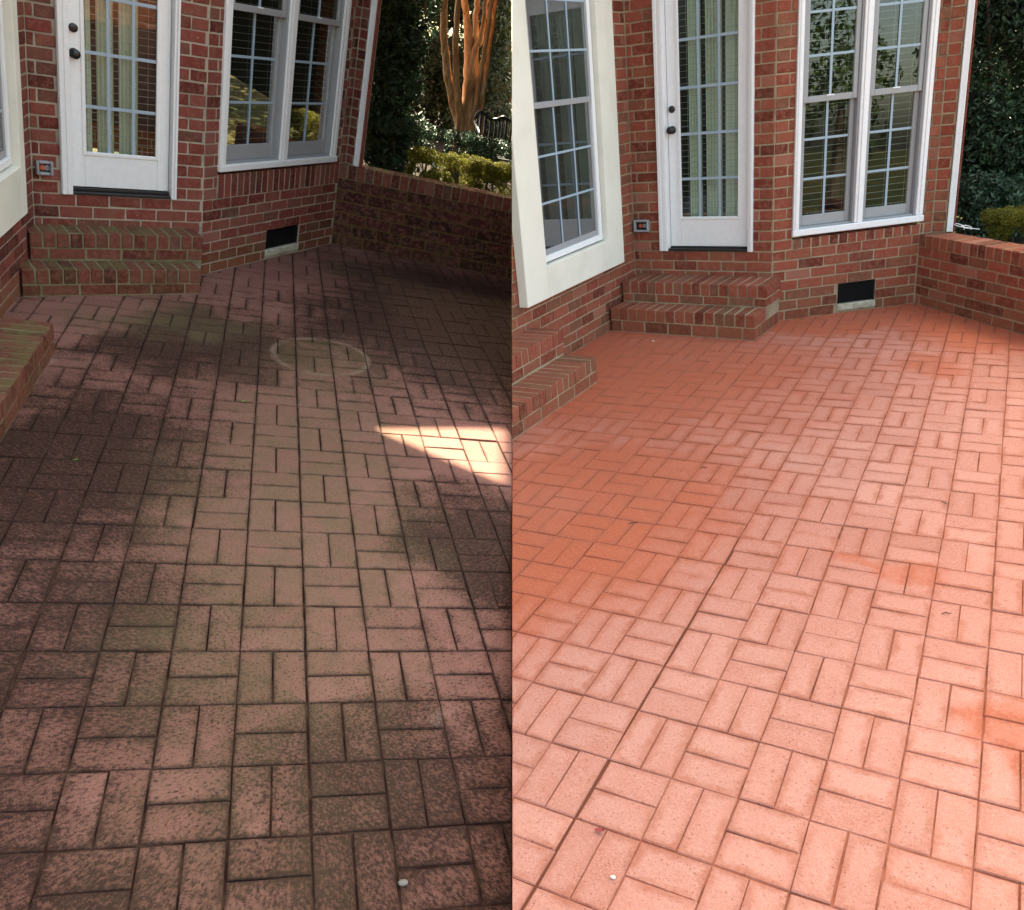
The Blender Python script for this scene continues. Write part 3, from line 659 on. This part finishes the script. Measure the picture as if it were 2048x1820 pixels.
    for i in range(5, m-1):
        a, b = foot[i], foot[i+1]; rear.cbox(Frame(a, b), .4 if i == 5 else .0, (b-a).length, -.1, 0, -.1, zt-.002, 0)
    rear.build(p, 'rear_wall', M['plainbrick'], root)
    ins = MB(); back_fr = Frame((-6, 7.6), (frR.B.x, 7.6)); ins.cbox(back_fr, .2, back_fr.len-.1, -.05, 0, .5, zt-.004, 0); ins.build(p, 'room_wall', M['dark_room'], root)
    p.house = root; p.frD, p.frB, p.frL = frD, frB, frL

def build_stucco(p, root, fr):
    off = .075; st = M['stucco']
    if p.dirty:
        a1, zb = fr.hit(p, 56.2, 430.7, off); zb2 = fr.hit(p, 2, 471, off)[1]; zb = (zb+zb2)/2
        o1 = a1-.11; ob = zb+.30; a0 = a1-1.5; o0 = o1-1.0
    else:
        aR, zR = fr.hit(p, 1249.5, 530.5, off); aL, zL = fr.hit(p, 1055.7, 609, off); a1, a0 = aR, aL; zb = (zR+zL)/2
        o1, z1 = fr.hit(p, 1217, 487.4, off); o0, z2 = fr.hit(p, 1093.7, 525.4, off); ob = (z1+z2)/2
    zt = 2.9
    mb = MB()
    mb.cbox(fr, a0, o0, .002, off, zb, zt, .004); mb.cbox(fr, o1, a1, .002, off, zb, zt, .004); mb.cbox(fr, o0+.0005, o1-.0005, .002, off-.0005, zb+.0005, ob, .004)
    bay = mb.build(p, 'stucco_bay', st, root); bay['label'] = 'cream stucco window surround'
    # recessed window in the bay
    f0, f1, fz = o0+.012, o1-.012, ob+.012; dw = .0215
    mb = MB(); mb.cbox(fr, f0, f0+.045, .003, dw+.012, fz, zt-.01); mb.cbox(fr, f1-.045, f1, .003, dw+.012, fz, zt-.01); mb.cbox(fr, f0+.0455, f1-.0455, .003, dw+.014, fz+.0005, fz+.045)
    win = mb.build(p, 'window', M['white'], root)
    mb = MB(); mb.cbox(fr, f0+.0005, f1-.0005, .0025, .004, fz, zt, 0); mb.build(p, 'dark_backing', M['dark_room'], win)
    zm = fr.hit(p, 1092, 209, dw)[1] if not p.dirty else fz+.75
    b0, b1 = f0+.046, f1-.046
    st_ = .03
    for z0, z1, d in ((zm-.02, zt-.02, .022), (fz+.046, zm+.015, .012)):
        mb = MB(); mb.cbox(fr, b0, b0+st_, .005, d+.006, z0, z1, .002); mb.cbox(fr, b1-st_, b1, .005, d+.006, z0, z1, .002)
        mb.cbox(fr, b0+st_+.0005, b1-st_-.0005, .005, d+.0055, z0, z0+.04, .002); mb.cbox(fr, b0+st_+.0005, b1-st_-.0005, .005, d+.0055, z1-.03, z1, .002); mb.build(p, 'sash', M['sash'], win)
        g0, g1, h0, h1 = b0+st_, b1-st_, z0+.04, z1-.03
        pane(p, fr, win, g0, g1, d, h0, h1, 'screen_glass')
        k = 3; hs_ = [h0+(zm-fz-.1)/3*i for i in (1, 2, 3, 4) if h0+(zm-fz-.1)/3*i < h1-.05]
        bars(p, fr, win, g0, g1, d+.0065, h0, h1, [g0+(g1-g0)*i/k for i in range(1, k)], hs_, .016)

# ------------------------------------------------------------------ garden wall
def build_garden_wall(p):
    D = p.dirty; fr = Frame(p.W, p.Gfar); row = .125 if D else .10
    root = empty(p, 'garden_wall', fr.pt(fr.len/2, -.1, 0), 'low dark brick wall in front of the tree and bench' if D else 'low clean brick wall beside the washed patio', 'wall')
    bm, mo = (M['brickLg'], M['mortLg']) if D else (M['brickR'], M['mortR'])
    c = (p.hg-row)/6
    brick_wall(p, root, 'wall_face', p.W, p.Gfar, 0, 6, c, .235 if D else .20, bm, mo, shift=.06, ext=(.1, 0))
    mb = MB(); mb.cbox(fr, 0, fr.len, -.21, -.11, -.06, p.hg-.02, 0); mb.build(p, 'wall_back', mo, root)
    mb = MB(); mb.cbox(fr, .0, fr.len, -.20, .0, p.hg-row, p.hg-.005, 0); cap = mb.build(p, 'coping', M['mortS'] if D else mo, root)
    nr = round(fr.len/.081); Lr = fr.len/nr
    for i in range(nr):
        if in_view(p, fr.pt((i+.5)*Lr, 0, p.hg), 480): brick(p, cap, fr, (i+.5)*Lr, -.10, p.hg-row/2, Lr-.009, .208, row-.005, M['stepL'] if D else M['stepR'])

# ------------------------------------------------------------------ plants
def leaf_cloud(centers, per, spread, size, seed=1, flat=.0):
    rg = random.Random(seed); vs = []; fs = []; tone = []
    for c, rad in centers:
        n = int(per*(rad/spread)**2)
        for _ in range(n):
            d = Vector((rg.gauss(0, 1), rg.gauss(0, 1), rg.gauss(0, 1))).normalized()
            q = c+d*rad*(rg.uniform(.55, 1.0)**.5)
            nrm = (d*.7+Vector((rg.gauss(0, .6), rg.gauss(0, .6), rg.gauss(.35, .5)))).normalized()
            t = nrm.orthogonal().normalized(); t = Matrix.Rotation(rg.uniform(0, 6.28), 3, nrm) @ t; b = nrm.cross(t)
            l = size*rg.uniform(.7, 1.3); ww = l*.42; o = len(vs)
            vs += [q-t*l*.5, q+b*ww*.5+nrm*l*.06, q+t*l*.5-nrm*l*.05, q-b*ww*.5+nrm*l*.06]; fs += [(o, o+1, o+2), (o, o+2, o+3)]; tone += [rg.random()]*4
    return vs, fs, tone
def plant_mesh(p, name, data, mat, parent):
    vs, fs, tone = data; mb = MB(); mb.v = [Vector(v) for v in vs]; mb.f = fs
    o = mb.build(p, name, mat, parent); at = o.data.attributes.new('tone', 'FLOAT', 'POINT'); at.data.foreach_set('value', tone); return o
def shrub(p, name, base, h, rx, ry, mat, label, cat, group, leafs=7000, size=.05, seed=1, stem=True):
    rg = random.Random(seed); root = empty(p, name, base, label, cat, group); cs = []
    for _ in range(90):
        t = rg.uniform(.04, 1); a = rg.uniform(0, 6.28); k = math.sqrt(rg.random())*(1-.35*max(0, t-.6)/.4)
        cs.append((base+Vector((math.cos(a)*rx*k*.85, math.sin(a)*ry*k*.85, h*t*.93)), rg.uniform(.16, .30)*min(1, h/1.2)*(.7+.5*min(rx, 1))))
    tot = sum(c[1]**2 for c in cs); per = leafs/tot*.04
    plant_mesh(p, 'foliage', leaf_cloud(cs, per, .2, size, seed), mat, root)
    if stem:
        for i in range(3):
            a = rg.uniform(0, 6.28); mb = MB(); e = base+Vector((math.cos(a)*rx*.4, math.sin(a)*ry*.4, h*.8))
            mb.tube([base+Vector((rg.uniform(-.06, .06), rg.uniform(-.06, .06), -.05)), base.lerp(e, .5)+Vector((rg.uniform(-.08, .08), 0, 0)), e], [.03, .022, .01], 6); mb.build(p, 'stem', M['trunk'], root)
    return root
def hedge(p, A, B, width, z0, z1, mat, label, size, leafs, seed):
    rg = random.Random(seed); fr = Frame(A, B); root = empty(p, 'hedge', fr.pt(fr.len/2, 0, z0), label, 'hedge'); cs = []
    nn = int(fr.len/.09)
    for i in range(nn*12):
        a = rg.uniform(0, fr.len); cs.append((fr.pt(a, rg.uniform(-width/2, width/2), z0+(z1-z0-.05)*(1-rg.random()**3)), rg.uniform(.045, .07)))
    tot = sum(c[1]**2 for c in cs)
    plant_mesh(p, 'foliage', leaf_cloud(cs, leafs/tot*.01, .1, size, seed), mat, root)
    for i in range(int(fr.len/.35)):
        mb = MB(); b = fr.pt((i+.5)*.35, 0, z0-.05); mb.tube([b, b+Vector((.02, .01, (z1-z0)*.5)), b+Vector((-.03, .02, (z1-z0)*.85))], [.016, .012, .006], 6); mb.build(p, 'stem', M['trunk'], root)

def chain(pts, rad, p, name, mat, parent, seg=12, sub=5, seed=0, wob=.008):
    rg = random.Random(seed); P = [Vector(x) for x in pts]; out = []; rr = []
    for i in range(len(P)-1):
        a, b, c, d = P[max(i-1, 0)], P[i], P[i+1], P[min(i+2, len(P)-1)]
        for k in range(sub):
            t = k/sub
            q = .5*((2*b)+(c-a)*t+(2*a-5*b+4*c-d)*t*t+(3*b-a-3*c+d)*t**3)
            out.append(q+Vector((rg.uniform(-wob, wob), rg.uniform(-wob, wob), 0))); rr.append((rad[i]*(1-t)+rad[i+1]*t)*rg.uniform(.93, 1.07))
    out.append(P[-1]); rr.append(rad[-1])
    mb = MB(); mb.tube(out, rr, seg); return mb.build(p, name, mat, parent, smooth=True)

def at_depth(p, u, v, y):            # point on the line of sight where it reaches distance y from the origin wall
    d = ray(p, u, v); return p.C+d*((y-p.C.y)/d.y)

def garden_left(p):
    gz = .38                         # bed behind the low wall
    fr = Frame(p.W, p.Gfar)
    mb = MB(); q = [fr.pt(-.1, -.22, 0), fr.pt(fr.len+.1, -.22, 0), Vector((8, 15, 0)), Vector((.56, 15, 0))]
    mb.solid([(x.x, x.y, z) for z in (-.3, gz) for x in q], [(3, 2, 1, 0), (4, 5, 6, 7), (0, 1, 5, 4), (1, 2, 6, 5), (2, 3, 7, 6), (3, 0, 4, 7)])
    tag(mb.build(p, 'garden_bed', M['soil']), 'dark mulch bed behind the low wall', 'ground', kind='structure')
    hedge(p, (1.05, 6.55), (3.3, 6.1), .42, gz, .95, M['box'], 'yellow green clipped hedge just behind the low dark wall', .020, 90000, 3)
    hedge(p, (.85, 7.5), (4.2, 7.15), .5, gz, 1.06, M['privet'], 'dark glossy low shrub row at the foot of the peeling tree', .038, 26000, 5)
    # crape myrtle with several peeling stems
    y = 8.6
    base = at_depth(p, 905, 262, y); zb = base.z
    root = empty(p, 'crape_myrtle_tree', Vector((base.x, y, gz)), 'tree with several peeling orange brown stems behind the hedges', 'tree')
    def S(px, rad, seed):
        pts = [at_depth(p, u, v, y+dy) for u, v, dy in px]
        pts = [Vector((pts[0].x, pts[0].y, gz-.05))]+pts+[pts[-1]+(pts[-1]-pts[-2])*1.5]
        rad = [x*.8 for x in rad]; chain(pts, [rad[0]]+list(rad)+[rad[-1]*.8], p, 'trunk', M['bark'], root, seed=seed)
    S([(918, 262, 0), (905, 200, 0), (893, 130, -.05), (888, 60, -.05), (889, 0, -.1)], (.075, .065, .058, .052, .05), 1)
    S([(920, 250, -.05), (912, 160, -.08), (912, 80, -.1), (916, 0, -.1)], (.07, .05, .04, .036), 2)
    S([(940, 262, -.02), (937, 190, -.02), (938, 110, .02), (934, 50, .05), (930, 0, .05)], (.12, .095, .07, .055, .05), 3)
    S([(945, 200, .02), (950, 110, .03), (952, 40, .05), (955, 0, .05)], (.09, .05, .045, .04), 4)
    S([(955, 262, .0), (962, 180, .0), (976, 100, .05), (988, 0, .1)], (.085, .07, .06, .055), 5)
    S([(945, 120, -.03), (960, 85, -.04), (968, 40, -.06), (972, 0, -.06)], (.05, .042, .036, .034), 6)
    S([(958, 170, -.1), (968, 110, -.12), (977, 50, -.12), (983, 0, -.12)], (.04, .036, .032, .03), 7)
    cs = [(Vector((base.x+random.uniform(-1.3, 1.5), y+random.uniform(-.6, 1.4), random.uniform(5.2, 6.2))), .3) for _ in range(14)]
    plant_mesh(p, 'crown', leaf_cloud(cs, 90, .3, .07, 9), M['farleaf'], root)
    # evergreens
    G = 'evergreens behind the left garden'
    sp = [((.90, 7.9), 3.6, .36, .5, 34000, .065, 'tall dark evergreen shrub close beside the white corner board'),
          ((2.2, 12.6), 3.7, 1.25, .6, 42000, .085, 'dark evergreen behind the left of the peeling tree stems'),
          ((4.3, 12.9), 3.9, 1.4, .7, 42000, .085, 'dark evergreen behind the right of the peeling tree stems'),
          ((3.3, 11.7), 3.3, .9, .6, 36000, .085, 'dark evergreen with pale glints beyond the bench'),
          ((2.9, 14.0), 4.2, 1.6, .6, 42000, .09, 'farthest dark evergreen seen between the peeling stems')]
    for i, (q, h, rx, ry, nl, sz, lb) in enumerate(sp):
        shrub(p, 'evergreen_shrub', Vector((q[0], q[1], gz)), h, rx, ry, M['holly'], lb, 'shrub', G, nl, sz, 20+i)
    # black bench with scrolled back
    yb = 7.95
    b = [at_depth(p, u, v, yb) for u, v in ((950, 236), (956, 226), (963, 224), (972, 230), (982, 238), (992, 239), (1000, 236), (1007, 234), (1014, 237), (1024, 243), (1036, 238), (1046, 236), (1056, 241))]
    root = empty(p, 'garden_bench', Vector((b[5].x, yb, gz)), 'black metal garden bench with scrolled back beside the tree', 'bench')
    zs = b[5].z-.36
    chain(b, [.017]*len(b), p, 'top_rail', M['black'], root, seg=10, sub=4, wob=0)
    for i in range(1, len(b)-1):
        q = b[i]; mb = MB(); mb.tube([q, Vector((q.x+.01, q.y-.02, (q.z+zs)/2)), Vector((q.x, q.y, zs))], .013, 6); mb.build(p, 'back_bar', M['black'], root, smooth=True)
    for i in range(6):
        mb = MB(); yy = yb-.04-.07*i; mb.cbox(Frame((b[0].x-.02, yy), (b[-1].x+.02, yy)), 0, b[-1].x-b[0].x+.04, -.025, .025, zs-.02, zs); mb.build(p, 'seat_slat', M['black'], root)
    for x in (b[0].x, b[-1].x):
        for yy in (yb, yb-.42):
            mb = MB(); mb.tube([Vector((x, yy, zs)), Vector((x+.01, yy-.02, (zs+gz)/2)), Vector((x, yy, gz))], .014, 8); mb.build(p, 'leg', M['black'], root, smooth=True)
        mb = MB(); mb.tube([Vector((x, yb, zs+.30)), Vector((x, yb-.14, zs+.27)), Vector((x, yb-.30, zs+.24)), Vector((x, yb-.42, zs+.20)), Vector((x, yb-.42, zs))], .013, 8); mb.build(p, 'armrest', M['black'], root, smooth=True)

def garden_right(p):
    gz = .30; fr = Frame(p.W, p.Gfar)
    mb = MB(); q = [fr.pt(.15, -.22, 0), fr.pt(fr.len+.1, -.22, 0), Vector((6.5, 14, 0)), Vector((.3, 14, 0))]
    mb.solid([(x.x, x.y, z) for z in (-.3, gz) for x in q], [(3, 2, 1, 0), (4, 5, 6, 7), (0, 1, 5, 4), (1, 2, 6, 5), (2, 3, 7, 6), (3, 0, 4, 7)])
    tag(mb.build(p, 'garden_bed', M['soil']), 'dark soil bed behind the clean low wall', 'ground', kind='structure')
    hedge(p, (.80, 5.95), (1.8, 4.95), .30, gz, .72, M['box'], 'yellow green clipped hedge behind the clean low wall', .018, 45000, 31)
    G = 'evergreens behind the right garden'
    for i, (q, h, rx, ry, nl, sz, mt, lb) in enumerate([
        ((.62, 7.75), 3.3, .6, .5, 30000, .06, 'holly', 'tall dark evergreen nearest the clean white corner board'),
        ((1.45, 7.7), 3.4, .7, .6, 34000, .065, 'holly', 'tall dark evergreen at the right edge of the clean scene'),
        ((.78, 6.75), .55, .36, .3, 5500, .05, 'privet', 'low broad leaved shrub beside the white corner board'),
        ((1.0, 9.3), 3.7, 1.2, .6, 36000, .08, 'holly', 'farthest dark evergreen behind the clean garden')]):
        shrub(p, 'evergreen_shrub', Vector((q[0], q[1], gz)), h, rx, ry, M[mt], lb, 'shrub', G, nl, sz, 40+i)
    # loose white cable lying on the coping by the board
    mb = MB(); pts = []
    c = floor_at(p, 1905, 462, p.hg+.012)
    for i in range(46):
        t = i/45; a = t*4*math.pi; pts.append(c+Vector((.03+.11*t+.05*math.cos(a), .02+.06*math.sin(a)*(1-.4*t), .006+.05*abs(math.sin(a*.5))*(1-t*.6))))
    mb.tube(pts, .0032, 6); o = mb.build(p, 'cable_coil', M['copper'], smooth=True); tag(o, 'loose coil of white cable on the wall beside the corner board', 'cable')

# ------------------------------------------------------------------ small things
def outlet(p):
    u0, v0, u1, v1 = (66, 320, 104, 348) if p.dirty else (1268.5, 439, 1300, 463); fr = p.frD
    a0, z1 = fr.hit(p, u0, (v0+v1)/2); a1, _ = fr.hit(p, u1, (v0+v1)/2); z1 = fr.hit(p, (u0+u1)/2, v0)[1]; z0 = fr.hit(p, (u0+u1)/2, v1)[1]
    a0 += .012
    root = empty(p, 'outlet_box', fr.pt((a0+a1)/2, .02, z0), 'grey outdoor outlet box on the grimy wall' if p.dirty else 'grey outdoor outlet box on the clean brick wall', 'outlet')
    mb = MB(); mb.cbox(fr, a0+.012, a1-.012, -.002, .012, z0+.012, z1-.012, .004); mb.build(p, 'back_plate', M['black'], root)
    mb = MB(); t = .017
    mb.cbox(fr, a0, a0+t, .0, .042, z0, z1, .006); mb.cbox(fr, a1-t, a1, .0, .042, z0, z1, .006); mb.cbox(fr, a0+t+.0005, a1-t-.0005, .0, .041, z0, z0+t, .005); mb.cbox(fr, a0+t+.0005, a1-t-.0005, .0, .041, z1-t, z1, .005)
    mb.build(p, 'hood', M['grey'], root)
    m, zc = (a0+a1)/2, (z0+z1)/2
    mb = MB(); mb.lathe(fr, a0+(a1-a0)*.40, zc, [(.012, .017), (.018, .017), (.02, .012)], 14); mb.build(p, 'socket', M['orange'], root)
    mb = MB(); mb.lathe(fr, a0+(a1-a0)*.68, zc, [(.012, .017), (.018, .017), (.02, .012)], 14); s = mb.build(p, 'socket', M['sash'], root)
    mb = MB(); mb.cbox(fr, a0+(a1-a0)*.68-.006, a0+(a1-a0)*.68-.003, .02, .0212, zc-.006, zc+.006, 0); mb.cbox(fr, a0+(a1-a0)*.68+.003, a0+(a1-a0)*.68+.006, .02, .0212, zc-.006, zc+.006, 0); mb.build(p, 'slot', M['black'], s)

def debris():
    tw = plain('dry_twig', (.06, .025, .015), .9); rl = plain('red_leaf', (.35, .06, .05), .7); gl = plain('fresh_leaf', (.12, .22, .03), .6); wc = plain('white_chip', (.62, .6, .56), .8); sg = plain('pale_stone', (.2, .17, .15), .9)
    for u, v, a, l, lb in ((1266, 1046, .5, .045, 'bent dark twig on the washed pavers left of the open crack'), (1892, 1227, .4, .03, 'tiny dark twig on the washed pavers near the right edge'), (1888, 1006, -.6, .03, 'tiny dark twig across a joint of the washed pavers at right'), (1407, 935, .1, .028, 'tiny dark twig on the bright middle of the washed pavers')):
        c = floor_at(PR, u, v, .004); mb = MB(); d = Vector((math.cos(a), math.sin(a), 0))
        mb.tube([c-d*l*.5, c+Vector((0, .003, .003)), c+d*l*.3, c+d*l*.5+Vector((.004, .006, 0))], [.0016, .0022, .002, .001], 6); tag(mb.build(PR, 'twig', tw), lb, 'twig', 'twigs on the washed patio')
    for p, u, v, m, l, nm, lb, ct in ((PR, 1199, 1662, rl, .030, 'fallen_leaf', 'small curled red leaf on the washed pavers', 'leaf'), (PL, 487, 804, gl, .030, 'fallen_leaf', 'tiny green leaf on the tan middle of the dirty pavers', 'leaf'), (PL, 151, 921, gl, .022, 'fallen_leaf', 'tiny green leaf on the brown stain at left', 'leaf')):
        c = floor_at(p, u, v, .003); vs = []
        for i in range(7):
            t = i/6; w_ = .5*math.sin(math.pi*t)**.8*l*.55; vs += [c+Vector((l*(t-.5), w_, .008*t+.002)), c+Vector((l*(t-.5), 0, .004*t)), c+Vector((l*(t-.5), -w_, .008*t+.002))]
        mb = MB(); mb.solid(vs, [f for i in range(6) for f in ((3*i, 3*i+1, 3*i+4, 3*i+3), (3*i+1, 3*i+2, 3*i+5, 3*i+4))]); tag(mb.build(p, nm, m), lb, ct)
    for p, u, v, m, r, lb in ((PR, 1226, 1756, wc, .006, 'white chip on the washed pavers beside the open crack'), (PR, 1306, 683, wc, .008, 'white chip on the damp pavers before the clean steps'), (PL, 806, 1768, sg, .011, 'pale stone in a joint of the dirty pavers at the bottom')):
        c = floor_at(p, u, v, 0); mb = MB(); rg = random.Random(int(u)); bm = bmesh.new(); bmesh.ops.create_icosphere(bm, subdivisions=2, radius=r)
        vs = [c+Vector((q.co.x*1.3, q.co.y, q.co.z*.55+r*.45))*1.0+Vector((rg.gauss(0, r*.08), rg.gauss(0, r*.08), rg.gauss(0, r*.05))) for q in bm.verts]
        mb.solid(vs, [tuple(x.index for x in f.verts) for f in bm.faces]); bm.free(); tag(mb.build(p, 'pebble', m, smooth=True), lb, 'pebble')

def seam_cut(p):                     # each place ends at the party plane between the two
    Mi = p.M.inverted(); n = p.R[0]*p.sgn; co = p.C+n*.0006
    for o in list(p.objs):
        m = PF[o]; ds = [n.dot((m @ Vector(c))-co) for c in o.bound_box]
        if max(ds) <= 0: kill(o); continue
        if min(ds) >= 0: continue
        l_n = (m.to_3x3().transposed() @ n); l_co = m.inverted() @ co
        bm = bmesh.new(); bm.from_mesh(o.data)
        if len(bm.faces) > 4000 or o.name.startswith('foliage') or o.name.startswith('crown'):
            bmesh.ops.delete(bm, geom=[f for f in bm.faces if any((v.co-l_co).dot(l_n) < 0 for v in f.verts)], context='FACES')
        else:
            r = bmesh.ops.bisect_plane(bm, geom=bm.verts[:]+bm.edges[:]+bm.faces[:], plane_co=l_co, plane_no=l_n.normalized(), clear_inner=True)
            ed = [e for e in r['geom_cut'] if isinstance(e, bmesh.types.BMEdge)]
            if ed: bmesh.ops.holes_fill(bm, edges=ed, sides=0)
        if not bm.faces: bm.free(); kill(o); continue
        me = o.data.copy(); bm.to_mesh(me); bm.free(); o.data = me
def kill(o):
    for c in list(o.children): kill(c)
    for pl in (PL, PR):
        if o in pl.objs: pl.objs.remove(o)
    PF.pop(o, None); bpy.data.objects.remove(o)

# ------------------------------------------------------------------ build both places
s = NT('distant_brick'); v = s.coords(); bt = s.n('TexBrick', {'Vector': s.n('Mapping', {'Vector': v, 'Rotation': (R_(90), 0, 0)}).outputs[0], 'Color1': (.24, .07, .05), 'Color2': (.3, .1, .07), 'Mortar': (.4, .36, .3), 'Scale': 2.4, 'Mortar Size': .015})
M['plainbrick'] = s.out(bt.outputs[0], .9, .2)
for p in (PL, PR):
    lw = floor_at(p, 7.6, 632) if p.dirty else floor_at(p, 1155.7, 700.2)
    dirv = (lw.to_2d()-p.N).normalized(); p.lwA = p.N+dirv*(3.4 if p.dirty else 3.6)
    p.Gfar = p.W+(p.G-p.W)*(1.35 if p.dirty else 2.1)
    build_patio(p)
    for k in (('brickL', 'brickLg', 'stepL') if p.dirty else ('brickR', 'stepR')):
        for nd in GROUND[M[k].name]: nd.object = p.patio
    build_house(p)
    st, mo = (M['stepL'], M['mortS']) if p.dirty else (M['stepR'], M['mortR'])
    Ld = p.frD.len
    stair(p, 'brick_steps', p.frD, [(p.l1, Ld+p.e1, p.d2-.004, p.d1, 0, p.h1), (p.l2, Ld+p.e2, 0, p.d2, p.h1, p.h2)],
          'mossy brick steps up to the white door' if p.dirty else 'clean brick steps up to the white door', None, st, mo)
    # second stair along the left wall
    fL = p.frL
    if p.dirty: P1, P2, T = floor_at(p, 117.8, 707.8), floor_at(p, 12.7, 856), .19
    else: P1, P2, T = floor_at(p, 1201.6, 765), floor_at(p, 1024.7, 878), .19
    a1 = (P1.to_2d()-fL.A).dot(fL.u); dep = ((P1.to_2d()-fL.A).dot(fL.n)+(P2.to_2d()-fL.A).dot(fL.n))/2
    lv = [(a1-2.0, a1, max(dep-.26, .0), dep, 0, T)]
    au = fL.hit(p, 1125.8, 649.9, dep-.26)[0] if not p.dirty else a1-.42
    lv.append((a1-2.0, au, 0.0 if dep-.26 < .4 else dep-.5, dep-.258, T, T*2-.01))
    stair(p, 'side_steps', fL, lv, 'weathered brick side steps at the left edge' if p.dirty else 'clean brick side steps below the stucco bay', None, st, mo)
    build_garden_wall(p)
    outlet(p)
garden_left(PL); garden_right(PR); debris()

# added unseen slab above the left patio, shaped to leave one wedge of sun
def sun_blocker(p):
    z = 6.2; k = z/p.sun.z; sh = Vector((p.sun.x, p.sun.y))*k
    tip, top, low = [floor_at(p, *q).to_2d() for q in ((700, 838), (1100, 840), (1100, 1006))]
    d = (low-tip).normalized()
    far = [Vector((.15, -2.0)), tip+d*3.6, tip, tip+(top-tip).normalized()*3.0, Vector((4.2, 5.5)), Vector((.5, 5.5)), Vector((.15, 4.5))]
    pts = [q+sh for q in far]; m = len(pts)
    mb = MB(); mb.solid([(q.x, q.y, h) for h in (z, z+.14) for q in pts], [tuple(reversed(range(m))), tuple(range(m, 2*m))]+[(i, (i+1) % m, m+(i+1) % m, m+i) for i in range(m)])
    mb.build(p, 'sun_blocker', M['board'], p.house)
sun_blocker(PL)
for p in (PL, PR): seam_cut(p)
for o in list(bpy.data.objects):
    if o.type == 'EMPTY' and not o.children: bpy.data.objects.remove(o)

# ------------------------------------------------------------------ the lawn and trees behind the camera, seen in the glass
s = NT('sunlit_lawn'); v = s.coords(); n1 = s.noise(v, .35, 4); n2 = s.noise(v, 30, 4)
c = s.ramp(n1, [(.35, (.012, .02, .007)), (.5, (.045, .038, .013)), (.65, (.10, .068, .026))]); M['lawn'] = s.out(s.mix(s.step(n2, .3, .7), c, (.018, .025, .007)), 1, .1)
me = mesh_of('lawn', [(-300, -300, -1.6), (300, -300, -1.6), (300, 300, -1.6), (-300, 300, -1.6)], [(0, 1, 2, 3)], M['lawn'])
lawn = link(bpy.data.objects.new('lawn', me)); tag(lawn, 'broad sunlit lawn around the patios', 'lawn', kind='structure')
WP = Place(); WP.M = Matrix.Identity(4); WP.objs = []
for i, (x, y, h) in enumerate([(-14, -24, 9), (-7, -27, 11), (0, -25, 8), (6, -28, 10), (13, -24, 9), (20, -20, 8), (-20, -18, 9), (9.5, 15, 5), (13, 16, 6), (7.5, 18, 5)]):
    rg = random.Random(90+i); base = Vector((x, y, -1.6)); root = empty(WP, 'lawn_tree', base, ['tall lawn tree at the far left of the glass reflections', 'tallest lawn tree mirrored in the left panes', 'short lawn tree mirrored behind the camera', 'broad lawn tree mirrored in the clean twin window', 'lawn tree mirrored in the clean door', 'low lawn tree at the right end of the row', 'lawn tree standing nearest at the left end of the row', 'bushy lawn tree mirrored low in the left twin window', 'bushy lawn tree beyond the clean garden', 'bushy lawn tree mirrored beside the dark house shape'][i], 'tree', 'trees across the lawn')
    mb = MB(); mb.tube([base-Vector((0, 0, .2)), base+Vector((.1, 0, h*.3)), base+Vector((-.1, .1, h*.6))], [.32, .24, .12], 8); mb.build(WP, 'trunk', M['trunk'], root)
    cs = [(base+Vector((rg.gauss(0, 1.5), rg.gauss(0, 1.5), h*rg.uniform(.35, 1))), rg.uniform(.6, 1.1)) for _ in range(26)]
    plant_mesh(WP, 'crown', leaf_cloud(cs, 40, .6, .32, 60+i), M['farleaf'], root)
